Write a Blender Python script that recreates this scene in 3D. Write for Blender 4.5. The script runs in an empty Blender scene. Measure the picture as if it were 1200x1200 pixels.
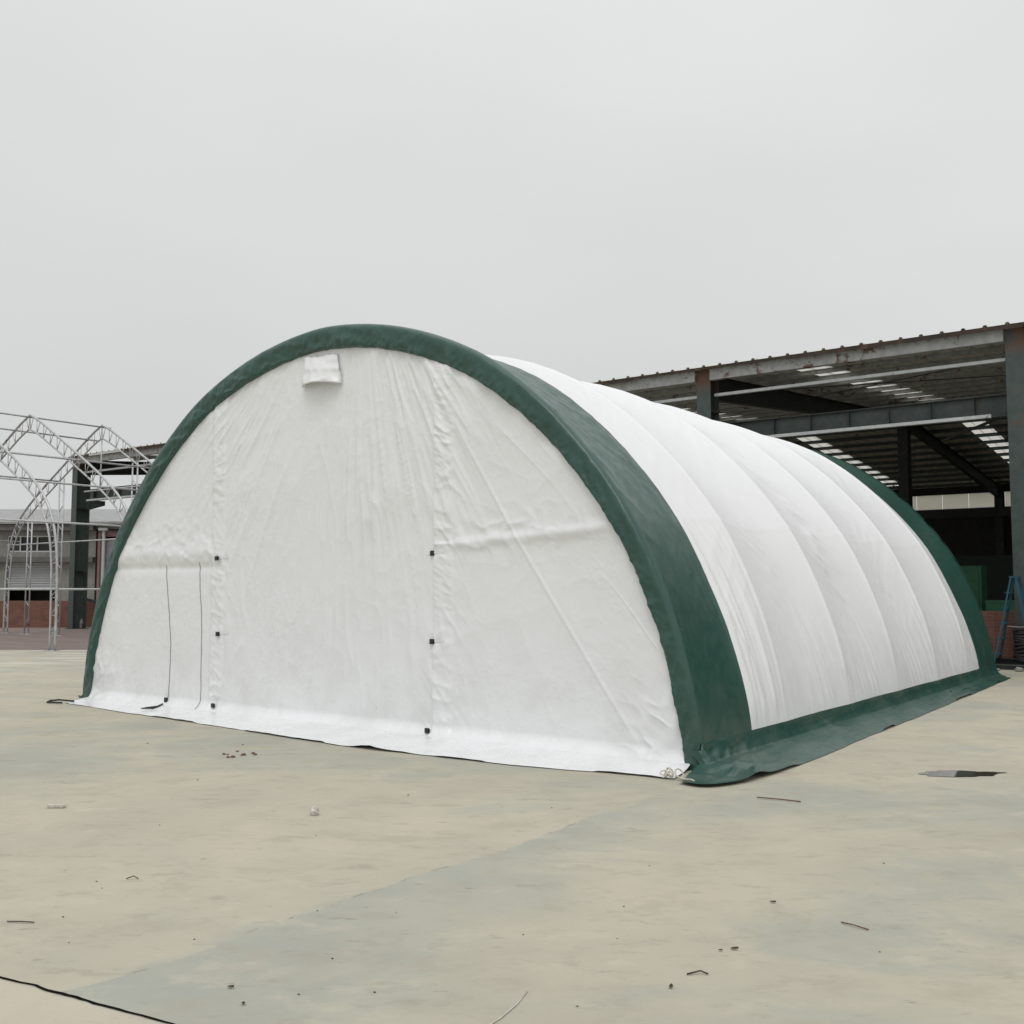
import bpy, math, random
import numpy as np
from mathutils import Vector
random.seed(7); rng = np.random.default_rng(11)
S = bpy.context.scene
COL = S.collection
R = math.radians

# ------------------------------------------------------------------ helpers
class MB:
    """collects simple shapes, then links them as ONE mesh object"""
    def __init__(s): s.v = []; s.f = []
    def quad(s, a, b, c, d):
        n = len(s.v); s.v += [tuple(a), tuple(b), tuple(c), tuple(d)]; s.f.append((n, n+1, n+2, n+3))
    def box(s, x0, x1, y0, y1, z0, z1):
        n = len(s.v)
        s.v += [(x0,y0,z0),(x1,y0,z0),(x1,y1,z0),(x0,y1,z0),(x0,y0,z1),(x1,y0,z1),(x1,y1,z1),(x0,y1,z1)]
        s.f += [tuple(n+i for i in q) for q in ((3,2,1,0),(4,5,6,7),(0,1,5,4),(1,2,6,5),(2,3,7,6),(3,0,4,7))]
    def bar(s, p, q, w, h, up=(0,0,1)):
        p = Vector(p); q = Vector(q); d = (q-p).normalized(); u = Vector(up)
        if abs(d.dot(u)) > .98: u = Vector((0,1,0))
        r = d.cross(u).normalized(); u = r.cross(d)
        n = len(s.v)
        for c in (p, q):
            for a, b in ((-1,-1),(1,-1),(1,1),(-1,1)): s.v.append(tuple(c + r*(a*w/2) + u*(b*h/2)))
        s.f += [tuple(n+i for i in t) for t in ((3,2,1,0),(4,5,6,7),(0,1,5,4),(1,2,6,5),(2,3,7,6),(3,0,4,7))]
    def tube(s, pts, r, k=8, closed=False):
        pts = [Vector(p) for p in pts]; n = len(s.v); m = len(pts); prev = None
        for i, p in enumerate(pts):
            if closed: d = pts[(i+1) % m] - pts[i-1]
            else: d = pts[min(i+1, m-1)] - pts[max(i-1, 0)]
            d.normalize()
            a = prev if prev is not None else (Vector((0,0,1)) if abs(d.z) < .9 else Vector((0,1,0)))
            u = (a - d*a.dot(d)).normalized(); w = d.cross(u); prev = u
            rr = r[i] if isinstance(r, (list, tuple)) else r
            for j in range(k):
                t = 2*math.pi*j/k; s.v.append(tuple(p + u*(rr*math.cos(t)) + w*(rr*math.sin(t))))
        for i in range(m if closed else m-1):
            a = n+i*k; b = n+((i+1) % m)*k
            for j in range(k): s.f.append((a+j, a+(j+1) % k, b+(j+1) % k, b+j))
        if not closed:
            s.f.append(tuple(n+j for j in reversed(range(k)))); s.f.append(tuple(n+(m-1)*k+j for j in range(k)))
    def prism(s, poly, axis, a, b):
        """poly of 2D points extruded along an axis ('x' uses (y,z), 'y' uses (x,z), 'z' uses (x,y))"""
        n = len(s.v); m = len(poly)
        for t in (a, b):
            for p in poly:
                s.v.append({'x': (t, p[0], p[1]), 'y': (p[0], t, p[1]), 'z': (p[0], p[1], t)}[axis])
        s.f.append(tuple(n+i for i in range(m))); s.f.append(tuple(n+m+i for i in reversed(range(m))))
        for i in range(m): s.f.append((n+i, n+m+i, n+m+(i+1) % m, n+(i+1) % m))
    def grid(s, P):
        """P : array (a, b, 3)"""
        n = len(s.v); a, b, _ = P.shape
        s.v += list(map(tuple, P.reshape(-1, 3).tolist()))
        for i in range(a-1):
            for j in range(b-1): s.f.append((n+i*b+j, n+(i+1)*b+j, n+(i+1)*b+j+1, n+i*b+j+1))
    def build(s, name, mat, parent=None, smooth=False, bevel=0):
        me = bpy.data.meshes.new(name); me.from_pydata(s.v, [], s.f); me.update()
        if smooth: me.polygons.foreach_set('use_smooth', [True]*len(me.polygons))
        o = bpy.data.objects.new(name, me); COL.objects.link(o)
        if mat: me.materials.append(mat)
        if parent: o.parent = parent
        if bevel:
            m = o.modifiers.new('bevel', 'BEVEL'); m.width = bevel; m.segments = 2; m.limit_method = 'ANGLE'
        return o
def tag(o, label=None, cat=None, group=None, kind=None):
    if label: o['label'] = label
    if cat: o['category'] = cat
    if group: o['group'] = group
    if kind: o['kind'] = kind
    return o
def empty(name, loc=(0,0,0), rz=0):
    o = bpy.data.objects.new(name, None); COL.objects.link(o); o.location = loc; o.rotation_euler = (0,0,rz); o.empty_display_size = .3
    return o
def sm(a, b, x):
    t = np.clip((x-a)/(b-a), 0, 1); return t*t*(3-2*t)
def vnoise(x, y, seed=0):
    x = np.asarray(x, float); y = np.asarray(y, float)
    xi = np.floor(x).astype(np.int64); yi = np.floor(y).astype(np.int64); fx = x-xi; fy = y-yi
    def h(a, b):
        v = (a*374761393 + b*668265263 + seed*982451653) & 0xffffffff
        v = ((v ^ (v >> 13))*1274126177) & 0xffffffff
        return ((v ^ (v >> 16)) & 0xffff)/65535.0
    u = fx*fx*fx*(fx*(fx*6-15)+10); w = fy*fy*fy*(fy*(fy*6-15)+10)
    return (h(xi,yi)*(1-u)+h(xi+1,yi)*u)*(1-w) + (h(xi,yi+1)*(1-u)+h(xi+1,yi+1)*u)*w
def fbm(x, y, o=3, seed=0):
    r = 0; a = .5
    for i in range(o): r = r + a*(vnoise(x*2**i, y*2**i, seed+i*17)-.5); a *= .5
    return r
def crease(x, y, seed=0, w=.05):
    """thin sharp crease lines along the level lines of a noise, fading in and out"""
    n = vnoise(x, y, seed) - .5
    return np.exp(-np.abs(n)/w)*sm(.45, .8, vnoise(x*.8+9, y*.8+3, seed+7))
def ridge(x, y, seed=0, sharp=1.6):
    n = vnoise(x, y, seed)*.7 + vnoise(x*2.1+5, y*2.1, seed+3)*.3
    return (1-np.abs(2*n-1)*1.6).clip(0, 1)**sharp

# ------------------------------------------------------------------ materials
class NT:
    def __init__(s, name):
        m = bpy.data.materials.new(name); m.use_nodes = True; s.m = m; s.t = m.node_tree; s.n = s.t.nodes; s.l = s.t.links
        s.b = s.n['Principled BSDF']; s.out = s.n['Material Output']
        g = s.n.new('ShaderNodeTexCoord'); s.obj = g.outputs['Object']
        gg = s.n.new('ShaderNodeNewGeometry'); s.pos = gg.outputs['Position']; s.nrm = gg.outputs['Normal']
    def _in(s, sock, v):
        if isinstance(v, bpy.types.NodeSocket): s.l.new(v, sock)
        elif v is not None:
            if sock.type == 'RGBA' and len(v) == 3: v = (*v, 1)
            sock.default_value = v
    def noise(s, scale, detail=4, rough=.55, vec=None, dist=0):
        n = s.n.new('ShaderNodeTexNoise'); n.inputs['Scale'].default_value = scale; n.inputs['Detail'].default_value = detail
        n.inputs['Roughness'].default_value = rough; n.inputs['Distortion'].default_value = dist
        s._in(n.inputs['Vector'], vec if vec is not None else s.obj); return n.outputs[0]
    def voro(s, scale, vec=None, feature='F1'):
        n = s.n.new('ShaderNodeTexVoronoi'); n.inputs['Scale'].default_value = scale; n.feature = feature
        s._in(n.inputs['Vector'], vec if vec is not None else s.obj); return n.outputs['Distance']
    def map(s, vec=None, scale=(1,1,1), loc=(0,0,0), rot=(0,0,0)):
        n = s.n.new('ShaderNodeMapping'); n.inputs['Scale'].default_value = scale; n.inputs['Location'].default_value = loc; n.inputs['Rotation'].default_value = rot
        s._in(n.inputs['Vector'], vec if vec is not None else s.obj); return n.outputs[0]
    def math(s, op, a, b=None, c=None, clamp=False):
        n = s.n.new('ShaderNodeMath'); n.operation = op; n.use_clamp = clamp
        for i, v in enumerate((a, b, c)):
            if v is not None: s._in(n.inputs[i], v)
        return n.outputs[0]
    def rng(s, v, a, b, c=0, d=1, smooth=True):
        n = s.n.new('ShaderNodeMapRange'); n.interpolation_type = 'SMOOTHSTEP' if smooth else 'LINEAR'; n.clamp = True
        s._in(n.inputs['Value'], v)
        for k, x in zip(('From Min','From Max','To Min','To Max'), (a,b,c,d)): s._in(n.inputs[k], x)
        return n.outputs[0]
    def mix(s, f, a, b, mode='MIX'):
        n = s.n.new('ShaderNodeMix'); n.data_type = 'RGBA'; n.blend_type = mode
        s._in(n.inputs[0], f); s._in(n.inputs[6], a); s._in(n.inputs[7], b); return n.outputs[2]
    def xyz(s, vec):
        n = s.n.new('ShaderNodeSeparateXYZ'); s.l.new(vec, n.inputs[0]); return n.outputs
    def bump(s, h, strength=.3, dist=.02):
        n = s.n.new('ShaderNodeBump'); n.inputs['Strength'].default_value = strength; n.inputs['Distance'].default_value = dist
        s._in(n.inputs['Height'], h); s.l.new(n.outputs[0], s.b.inputs['Normal']); return n
    def set(s, color=None, rough=None, metal=None, spec=None, **k):
        if color is not None: s._in(s.b.inputs['Base Color'], color)
        if rough is not None: s._in(s.b.inputs['Roughness'], rough)
        if metal is not None: s._in(s.b.inputs['Metallic'], metal)
        if spec is not None: s._in(s.b.inputs['Specular IOR Level'], spec)
        for a, v in k.items(): s._in(s.b.inputs[a], v)
        return s.m

def fabric(name, base, dark, rough, spec, crumple=.25, weave=True, dirt=0.0, thin=0.0):
    t = NT(name)
    big = t.noise(.9, 4, .6); fine = t.noise(9, 5, .6)
    c = t.mix(t.rng(big, .3, .7), base, dark)
    c = t.mix(t.rng(fine, .45, .75, 0, .35), c, dark)
    z = t.xyz(t.pos)[2]
    if dirt:
        d = t.math('MULTIPLY', t.rng(z, .02, 1.3, 1, 0), t.rng(t.noise(2.2, 6, .65), .42, .68))
        c = t.mix(t.math('MULTIPLY', d, dirt), c, (.33, .30, .25))
    h = t.math('ADD', t.math('MULTIPLY', t.noise(5, 6, .6, dist=.8), .8), t.math('MULTIPLY', t.noise(24, 4, .6, dist=.5), .25))
    t.bump(h, crumple, .03)
    rg = t.rng(fine, .3, .7, rough-.05, rough+.08)
    return t.set(c, rg, spec=spec)
M_WHITE = fabric('white_tarpaulin', (.80,.815,.83), (.775,.79,.80), .30, .55, .07, dirt=.16)
M_COVER = fabric('white_roof_tarpaulin', (.79,.80,.81), (.77,.78,.79), .36, .5, .06, dirt=.10)
M_GREEN = fabric('green_tarpaulin', (.020,.076,.059), (.016,.064,.050), .34, .6, .14, dirt=.10)

def metal(name, col, col2, rough=.5, metal=0., rust=0., rustz=None, scale=6, bump=.15):
    t = NT(name); n = t.noise(scale, 6, .62)
    c = t.mix(t.rng(n, .35, .65), col, col2)
    if rust:
        r = t.noise(2.6, 7, .68)
        m = t.rng(r, .62-rust*.2, .70-rust*.2)
        if rustz:
            m = t.math('MAXIMUM', t.math('MULTIPLY', m, .55), t.math('MULTIPLY', t.rng(t.xyz(t.pos)[2], rustz[0], rustz[1]), t.rng(r, .30, .44)))
        c = t.mix(m, c, t.mix(t.noise(18, 4), (.085,.042,.028), (.14,.07,.045)))
    t.bump(n, bump, .006)
    return t.set(c, rough, metal)
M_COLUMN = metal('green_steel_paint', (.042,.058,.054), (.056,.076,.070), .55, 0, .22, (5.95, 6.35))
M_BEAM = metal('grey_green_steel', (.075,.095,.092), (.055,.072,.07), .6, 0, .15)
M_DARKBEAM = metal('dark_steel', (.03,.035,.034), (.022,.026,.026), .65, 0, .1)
M_GALV = metal('galvanised_tube', (.50,.51,.51), (.40,.41,.42), .42, .35, .06)
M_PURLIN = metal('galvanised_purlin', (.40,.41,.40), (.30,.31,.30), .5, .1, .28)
M_TIE = metal('pale_tie_bar', (.50,.52,.52), (.42,.44,.44), .5, .1, .1)
M_SHEET = metal('roof_sheet', (.66,.65,.58), (.52,.52,.465), .6, 0, .12)
M_TRIM = metal('rusty_trim', (.055,.034,.026), (.03,.024,.02), .85, 0, .35, None, 3)
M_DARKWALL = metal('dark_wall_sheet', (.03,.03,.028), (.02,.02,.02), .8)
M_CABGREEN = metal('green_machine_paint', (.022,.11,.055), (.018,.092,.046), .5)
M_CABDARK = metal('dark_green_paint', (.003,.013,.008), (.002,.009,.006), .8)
M_BLUE = metal('blue_ladder_paint', (.014,.085,.125), (.012,.065,.10), .5, 0, .15)
M_BLACK = metal('black_rubber', (.018,.018,.018), (.028,.027,.025), .7)
M_BUCKLE = metal('black_plastic', (.012,.012,.012), (.02,.02,.02), .45)
M_ROPE = metal('pale_rope', (.62,.58,.48), (.5,.46,.38), .9, scale=60)
M_THREAD = metal('dark_zip_tape', (.16,.16,.155), (.26,.26,.25), .8, scale=12)

def translucent(name, col):
    m = bpy.data.materials.new(name); m.use_nodes = True; nt = m.node_tree
    b = nt.nodes['Principled BSDF']; out = nt.nodes['Material Output']
    tr = nt.nodes.new('ShaderNodeBsdfTranslucent'); tr.inputs[0].default_value = (*col, 1)
    n = nt.nodes.new('ShaderNodeTexNoise'); n.inputs['Scale'].default_value = 1.7; n.inputs['Detail'].default_value = 5
    rp = nt.nodes.new('ShaderNodeMix'); rp.data_type = 'RGBA'
    rp.inputs[6].default_value = (*[c*.72 for c in col], 1); rp.inputs[7].default_value = (*col, 1)
    nt.links.new(n.outputs[0], rp.inputs[0]); nt.links.new(rp.outputs[2], tr.inputs[0])
    b.inputs['Base Color'].default_value = (.5,.5,.47,1); b.inputs['Roughness'].default_value = .5
    mx = nt.nodes.new('ShaderNodeMixShader'); mx.inputs[0].default_value = .85
    nt.links.new(b.outputs[0], mx.inputs[1]); nt.links.new(tr.outputs[0], mx.inputs[2]); nt.links.new(mx.outputs[0], out.inputs[0])
    return m
M_SKYLIGHT = translucent('translucent_sheet', (.62,.61,.56))
M_CLEAR = translucent('translucent_wall_panel', (.88,.87,.81))

def brick_mat(name, c1, c2, mortar):
    t = NT(name); br = t.n.new('ShaderNodeTexBrick')
    v = t.xyz(t.obj); cb = t.n.new('ShaderNodeCombineXYZ'); t.l.new(v[0], cb.inputs[0]); t.l.new(v[2], cb.inputs[1]); t.l.new(v[1], cb.inputs[2])
    t.l.new(cb.outputs[0], br.inputs['Vector'])
    br.inputs['Scale'].default_value = 1; br.inputs['Brick Width'].default_value = .24; br.inputs['Row Height'].default_value = .065
    br.inputs['Mortar Size'].default_value = .008; br.inputs['Color1'].default_value = (*c1, 1); br.inputs['Color2'].default_value = (*c2, 1); br.inputs['Mortar'].default_value = (*mortar, 1)
    c = t.mix(t.rng(t.noise(3, 5), .35, .7, 0, .5), br.outputs[0], (.10,.055,.04))
    t.bump(br.outputs[1], -.4, .01)
    return t.set(c, .9)
M_BRICK = brick_mat('red_brick', (.235,.09,.058), (.175,.068,.046), (.17,.13,.11))
def plain(name, a, b, rough=.8, scale=4, bump=.2):
    t = NT(name); n = t.noise(scale, 6, .6); t.bump(n, bump, .01)
    return t.set(t.mix(t.rng(n, .3, .7), a, b), rough)
M_PLASTER = plain('grey_render', (.25,.245,.225), (.19,.187,.175))
M_PLASTER2 = plain('dark_render', (.13,.128,.12), (.10,.10,.095))
M_ROOFTILE = plain('pale_grey_roof', (.33,.335,.33), (.27,.275,.27), .7, 2)
M_FRAME = plain('pale_window_frame', (.55,.56,.55), (.48,.49,.48), .5)
M_GLASSDARK = plain('dark_window_glass', (.010,.011,.012), (.016,.016,.018), .45, 2, .02)
M_PINK = plain('faded_red_paint', (.26,.14,.14), (.22,.12,.12), .7)
M_LILAC = plain('grey_metal_door', (.30,.29,.31), (.24,.235,.25), .6)
M_CONCRETEBIT = plain('weathered_concrete', (.30,.29,.26), (.20,.195,.18), .9, 9)
M_LEAF = plain('dead_leaf', (.05,.03,.018), (.08,.05,.03), .9, 30)
M_STRAW = plain('brown_twig', (.13,.075,.045), (.18,.11,.07), .9, 30)
M_PEBBLE = plain('dark_pebble', (.05,.045,.04), (.09,.08,.07), .9, 40)
M_SCRAP = plain('pale_scrap', (.6,.58,.52), (.42,.40,.35), .9, 40)
def shutter_mat():
    t = NT('roller_shutter_paint'); n = t.noise(1.2, 5)
    return t.set(t.mix(n, (.40,.41,.42), (.31,.32,.33)), .5)
M_SHUTTER = shutter_mat()

# ground : pale poured concrete, beige dust over grey-green slab, straight joint at x ~ 0.2, second pour beyond y ~ -5.6
def ground_mat():
    t = NT('poured_concrete'); P = t.pos; x, y, z = t.xyz(P)
    beige = t.mix(t.rng(t.noise(.55, 6, .6, P), .3, .7), (.462,.428,.335), (.395,.372,.298))
    grey = t.mix(t.rng(t.noise(.8, 6, .6, P), .3, .7), (.372,.375,.318), (.318,.328,.288))
    # general grey-green patches showing through dust
    st = t.map(P, (1,1.0,1), rot=(0,0,R(-36)))
    st2 = t.map(st, (.8,1.12,1))
    a = t.noise(.55, 9, .66, st2, .8)
    m1 = t.rng(a, .47, .62, 0, .82)
    # the joint
    wob = t.math('MULTIPLY', t.math('SUBTRACT', t.noise(1.3, 3, .5, P), .5), .26)
    wob = t.math('ADD', wob, t.math('MULTIPLY', t.math('SUBTRACT', t.noise(14, 3, .6, P), .5), .03))
    dx = t.math('SUBTRACT', t.math('SUBTRACT', x, wob), .19)
    side = t.rng(dx, -.006, .012)
    reach = t.rng(y, -6.0, -1.2, 1.75, .28, False)
    fade = t.rng(t.math('ADD', t.math('DIVIDE', dx, reach), t.math('MULTIPLY', t.math('SUBTRACT', t.noise(1.1, 6, .65, st2), .5), 2.3)), -.15, 1.05, 1, 0)
    near = t.rng(y, -2.2, -.3, 1, 0)
    m2 = t.math('MULTIPLY', t.math('MULTIPLY', side, fade), near)
    blob = lambda cx, cy, r0, r1: t.rng(t.math('ADD', t.math('SQRT', t.math('ADD', t.math('POWER', t.math('ABSOLUTE', t.math('SUBTRACT', x, cx)), 2), t.math('POWER', t.math('ABSOLUTE', t.math('SUBTRACT', y, cy)), 2))), t.math('MULTIPLY', t.math('SUBTRACT', t.noise(1.6, 5, .65, st2), .5), 2.0)), r0, r1, 1, 0)
    m3 = t.math('MULTIPLY', t.math('MAXIMUM', blob(2.5, .1, .35, 1.0), blob(-5.2, -3.4, .7, 1.7)), .8)
    # left of the joint the dust lies thick and even near the camera
    quiet = t.math('MULTIPLY', t.rng(dx, -.1, 0, 1, 0), t.rng(y, -3.2, -2.4, 1, 0))
    m1 = t.math('MULTIPLY', m1, t.math('SUBTRACT', 1, t.math('MULTIPLY', quiet, .8)))
    m = t.math('MAXIMUM', t.math('MAXIMUM', m1, m2), m3)
    c = t.mix(m, beige, grey)
    # a fine dark line along parts of the joint
    jl = t.math('MULTIPLY', t.math('MULTIPLY', t.rng(t.math('ABSOLUTE', dx), .004, .016, 1, 0), t.rng(t.noise(5, 4, .6, P), .5, .6)), near)
    c = t.mix(t.math('MULTIPLY', jl, .55), c, (.20,.19,.165))
    # second pour beyond the crack
    pour = t.rng(t.math('ADD', y, t.math('MULTIPLY', x, -.16)), -5.69, -5.66, 1, 0)
    c = t.mix(t.math('MULTIPLY', pour, .8), c, t.mix(t.noise(1.5, 6, .6, P), (.53,.475,.375), (.46,.42,.34)))
    # stains
    mt = t.noise(2.6, 9, .72, st2)
    c = t.mix(t.rng(mt, .50, .64, 0, .35), c, (.325,.30,.235))
    c = t.mix(t.rng(mt, .47, .34, 0, .35), c, (.51,.47,.375))
    s1 = t.rng(t.noise(3.2, 8, .68, t.map(st2, (.9,1.4,1))), .57, .68, 0, .42)
    c = t.mix(s1, c, (.27,.25,.205))
    s2 = t.rng(t.noise(7.5, 6, .7, t.map(st2, (.7,1.5,1))), .62, .70, 0, .60)
    c = t.mix(s2, c, (.20,.18,.15))
    s3 = t.rng(t.noise(2.4, 8, .7, t.map(st2, loc=(7,3,0))), .62, .70, 0, .28)
    c = t.mix(s3, c, (.58,.54,.45))
    sp = t.rng(t.noise(60, 3, .6, P), .62, .75, 0, .22)
    c = t.mix(sp, c, (.22,.21,.18))
    # pale cement splashes by the tube frame
    far = t.math('MULTIPLY', t.rng(t.noise(1.3, 5, .7, t.map(st, (.28,1.8,1))), .50, .57, 0, .5), t.rng(x, -13, -16, 0, 1))
    c = t.mix(far, c, (.62,.61,.57))
    wv = t.n.new('ShaderNodeVectorMath'); wv.operation = 'MULTIPLY_ADD'
    nz = t.n.new('ShaderNodeTexNoise'); nz.inputs['Scale'].default_value = 1.6; nz.inputs['Detail'].default_value = 6; t.l.new(P, nz.inputs['Vector'])
    t.l.new(nz.outputs[1], wv.inputs[0]); wv.inputs[1].default_value = (.8,.8,.8); t.l.new(P, wv.inputs[2])
    ck = t.rng(t.voro(.38, wv.outputs[0], 'DISTANCE_TO_EDGE'), .0005, .003, 1, 0)
    ck = t.math('MULTIPLY', ck, t.rng(t.noise(.7, 4, .6, P), .56, .70, 0, .22))
    c = t.mix(ck, c, (.17,.16,.135))
    gr = t.rng(t.noise(140, 2, .5, P), .66, .74, 0, .5)
    c = t.mix(t.math('MULTIPLY', gr, t.rng(t.noise(2.2, 6, .7, st2), .45, .65)), c, (.15,.14,.12))
    ar = t.rng(t.noise(4.2, 10, .74, t.map(st2, (.8,1.3,1), (3,9,0))), .585, .60, 0, .28)
    c = t.mix(ar, c, (.30,.285,.235))
    h = t.math('ADD', t.math('MULTIPLY', t.noise(30, 6, .65, P), .4), t.noise(2.5, 5, .5, P))
    t.bump(h, .18, .02)
    rg = t.rng(m, 0, 1, .9, .78)
    return t.set(c, rg, spec=.3)
M_GROUND = ground_mat()
def paving_mat():
    t = NT('red_paving'); P = t.pos; st = t.map(P, (.4,1.6,1), rot=(0,0,R(-36)))
    c = t.mix(t.rng(t.noise(.9, 6, .6, st), .3, .7), (.165,.125,.112), (.215,.165,.148))
    c = t.mix(t.rng(t.noise(1.4, 6, .65, st), .6, .72, 0, .6), c, (.36,.33,.29))
    return t.set(c, .85)
M_PAVE = paving_mat()
def water_mat():
    t = NT('puddle_water')
    return t.set((.06,.052,.042), .03, spec=.6)
M_WATER = water_mat()

# ------------------------------------------------------------------ the setting
g = MB(); xs = [-400,-60,-12,-4,0,4,12,60,400]
for i in range(8):
    for j in range(8): g.quad((xs[i],xs[j],0),(xs[i+1],xs[j],0),(xs[i+1],xs[j+1],0),(xs[i],xs[j+1],0))
tag(g.build('ground', M_GROUND), kind='structure')
CAM = Vector((3.808054, -7.774088, 1.482946)); YAW = -.636945; PIT = .0760378; F = 1198.524/1200
RT = Vector((math.cos(YAW), -math.sin(YAW), 0)); FW = Vector((math.sin(YAW), math.cos(YAW), 0))
def loc(u, d, z=0): return Vector((CAM.x, CAM.y, 0)) + RT*u + FW*d + Vector((0,0,z))
g = MB(); ring = []
for u in np.linspace(-30, -10.2, 34): ring.append(loc(u, 25.6 + .35*float(fbm(u*.9, 1.3, 3, 5))))
top = [loc(-10.2, 40.6), loc(-42, 40.6)]
pts = [p + Vector((0,0,.004)) for p in ring + top]
g.v = [tuple(p) for p in pts]; g.f = [tuple(range(len(pts)))]
tag(g.build('paving', M_PAVE), kind='structure')
# open expansion joint near the camera : a narrow ragged dark gap
g = MB(); a = []; b = []
for i, x in enumerate(np.linspace(-3.0, 1.05, 110)):
    yc = -5.665 + .16*x + .030*float(fbm(x*2.2, .3, 4, 9)) + .02*float(fbm(x*13, 2, 2, 4)); w = (.0055 + .006*abs(float(fbm(x*5, 4, 3, 3)))*2)*(1 if x < .62 else max(.15, 1-(x-.62)/.5))
    a.append((x, yc-w, .003)); b.append((x, yc+w, .003))
g.grid(np.array([a, b]).transpose(1,0,2))
M_CRACK = plain('dirt_in_joint', (.006,.0055,.005), (.016,.014,.012), 1, 30)
M_CRACK.node_tree.nodes['Principled BSDF'].inputs['Specular IOR Level'].default_value = 0
tag(g.build('expansion_joint', M_CRACK), kind='structure')
# puddle
g = MB(); c0 = np.array((1.76, 1.17)); d0 = np.array((.80,.60)); e0 = np.array((-.60,.80)); ring = []
for k in range(120):
    t = 2*math.pi*k/120
    rr = 1 + .9*float(fbm(math.cos(t)*2.4+3, math.sin(t)*2.4, 4, 2))
    q = c0 + d0*(.31*rr*math.cos(t)) + e0*(.115*rr*math.sin(t)*(1.15-.55*math.cos(t)))
    ring.append((q[0], q[1], .004))
g.v = ring; g.f = [tuple(range(120))]
tag(g.build('puddle_water', M_WATER), kind='structure')

# ------------------------------------------------------------------ storage shelter
W = 9.15; A = W/2; H = 4.419; L = 11.2; MEXP = 1.8435
th = np.linspace(0, math.pi, 4001)
px = -A + A*np.cos(th); pz = H*np.clip(np.sin(th)**2, 0, 1)**(1/MEXP)
ds = np.r_[0, np.cumsum(np.hypot(np.diff(px), np.diff(pz)))]; LT = ds[-1]
nodes = np.array([0, 2.3, 2.3+(LT-4.6)/4, LT/2, LT-2.3-(LT-4.6)/4, LT-2.3, LT])
def arch(s, kink=.10):
    x = np.interp(s, ds, px); z = np.interp(s, ds, pz)
    nx = np.interp(nodes, ds, px); nz = np.interp(nodes, ds, pz); X_ = 0; Z_ = 0
    for o in (-.14,-.07,0,.07,.14): X_ = X_ + np.interp(s+o*np.clip(np.minimum(s, LT-s)/.3, 0, 1), nodes, nx)/5; Z_ = Z_ + np.interp(s+o*np.clip(np.minimum(s, LT-s)/.3, 0, 1), nodes, nz)/5
    return x*(1-kink)+X_*kink, z*(1-kink)+Z_*kink
def arch_n(s):
    x0, z0 = arch(s-.12); x1, z1 = arch(s+.12)
    tx, tz = x1-x0, z1-z0; l = np.hypot(tx, tz)+1e-9
    return tz/l, -tx/l          # outward (+x at the right base)
RIBS = L/6
def cover_surface(s, y):
    """fabric over the ribs : sags between them, with folds"""
    x, z = arch(s); nx, nz = arch_n(s)
    t = (y/RIBS) % 1.0; k = np.floor(y/RIBS)
    sag = (1-np.abs(2*t-1)**1.9)
    sd = np.minimum(s, LT-s)
    amp = .125*sm(0., 1.8, sd)*.85 + .024
    amp = np.where(y < RIBS, amp*.62, amp); amp = np.where(y > L-RIBS, amp*.75, amp)
    d = -sag*amp
    dr = np.minimum(t, 1-t)*RIBS
    d = d + .010*np.exp(-(dr/.035)**2)*sm(.3, .8, sd)
    # drape folds : steep folds at the foot of the first bays
    f1 = ridge(y*6.3+.12*s, s*.35, 21, 1.6)
    foot = sm(2.9, 1.0, sd)*sm(.15, .5, sd)
    d = d + .036*f1*foot*sm(1.0, 1.15, y)*sm(2.1, 1.5, y)
    f2 = ridge(y*6+s*1.1, s*.5, 33, 1.4)
    d = d + .012*f2*sm(1.9, .7, sd)*sm(.1, .4, sd)*(.35+.65*vnoise(y*.9, s*.6, 8))*sm(1.8, 2.2, y)
    # short slanting puckers next to some ribs
    f3 = ridge(s*6.0+y*4.6, (y*1.1-s*.3), 41, 1.5)
    m3 = np.exp(-((t-.45)/.22)**2)*np.where(k == 2, 1.0, .35*sm(.3, .6, vnoise(k*3.1+.5, s*.55, 6)))*sm(1.0, 1.6, sd)*sm(5.6, 4.2, sd)*sm(2.0, 2.5, y)
    d = d + .030*f3*m3
    f4 = ridge(s*3.4-y*3.4, y*1.4+s*.5, 51, 1.5)
    d = d + .004*f4*sm(.52, .75, vnoise(y*.7+9, s*.5, 15))
    d = d + .006*fbm(s*1.6, y*1.6, 3, 61) + .004*crease(s*1.5+y*.6, y*1.7, 63, .05)
    # green front band : slanting pleats up high
    gb = sm(1.15, .9, y)
    d = d + gb*(.010*ridge(s*2.6+y*1.7, y*1.3, 71, 1.6)*sm(1.2, 2.4, sd) + .007*ridge(y*8+s*.7, s*.8, 73, 1.5)*sm(.5, 1.0, y)*sm(.7, 1.5, sd))
    # crease of the tube along the fabric's seam
    d = d + .003*np.exp(-((s-2.35)/.03)**2)*sm(1, 1.1, y)
    return np.stack([x+nx*d, y+0*x, z+nz*d], -1)
sh = tag(empty('storage_shelter', (-A, 0, 0)), 'large arched white fabric storage shelter with dark green edge bands, standing alone on the concrete', 'shelter')
def child(mb, name, mat, parent=sh, **k):
    """parts modelled in world coordinates : keep them there under the parent"""
    o = mb.build(name, mat, parent, **k); o.matrix_parent_inverse.identity()
    p = parent; off = Vector((0,0,0))
    while p: off += Vector(p.location); p = p.parent
    me = o.data
    co = np.empty(len(me.vertices)*3); me.vertices.foreach_get('co', co); co = co.reshape(-1,3) - np.array(off)
    me.vertices.foreach_set('co', co.ravel()); me.update()
    return o
s_lo = .215
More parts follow.
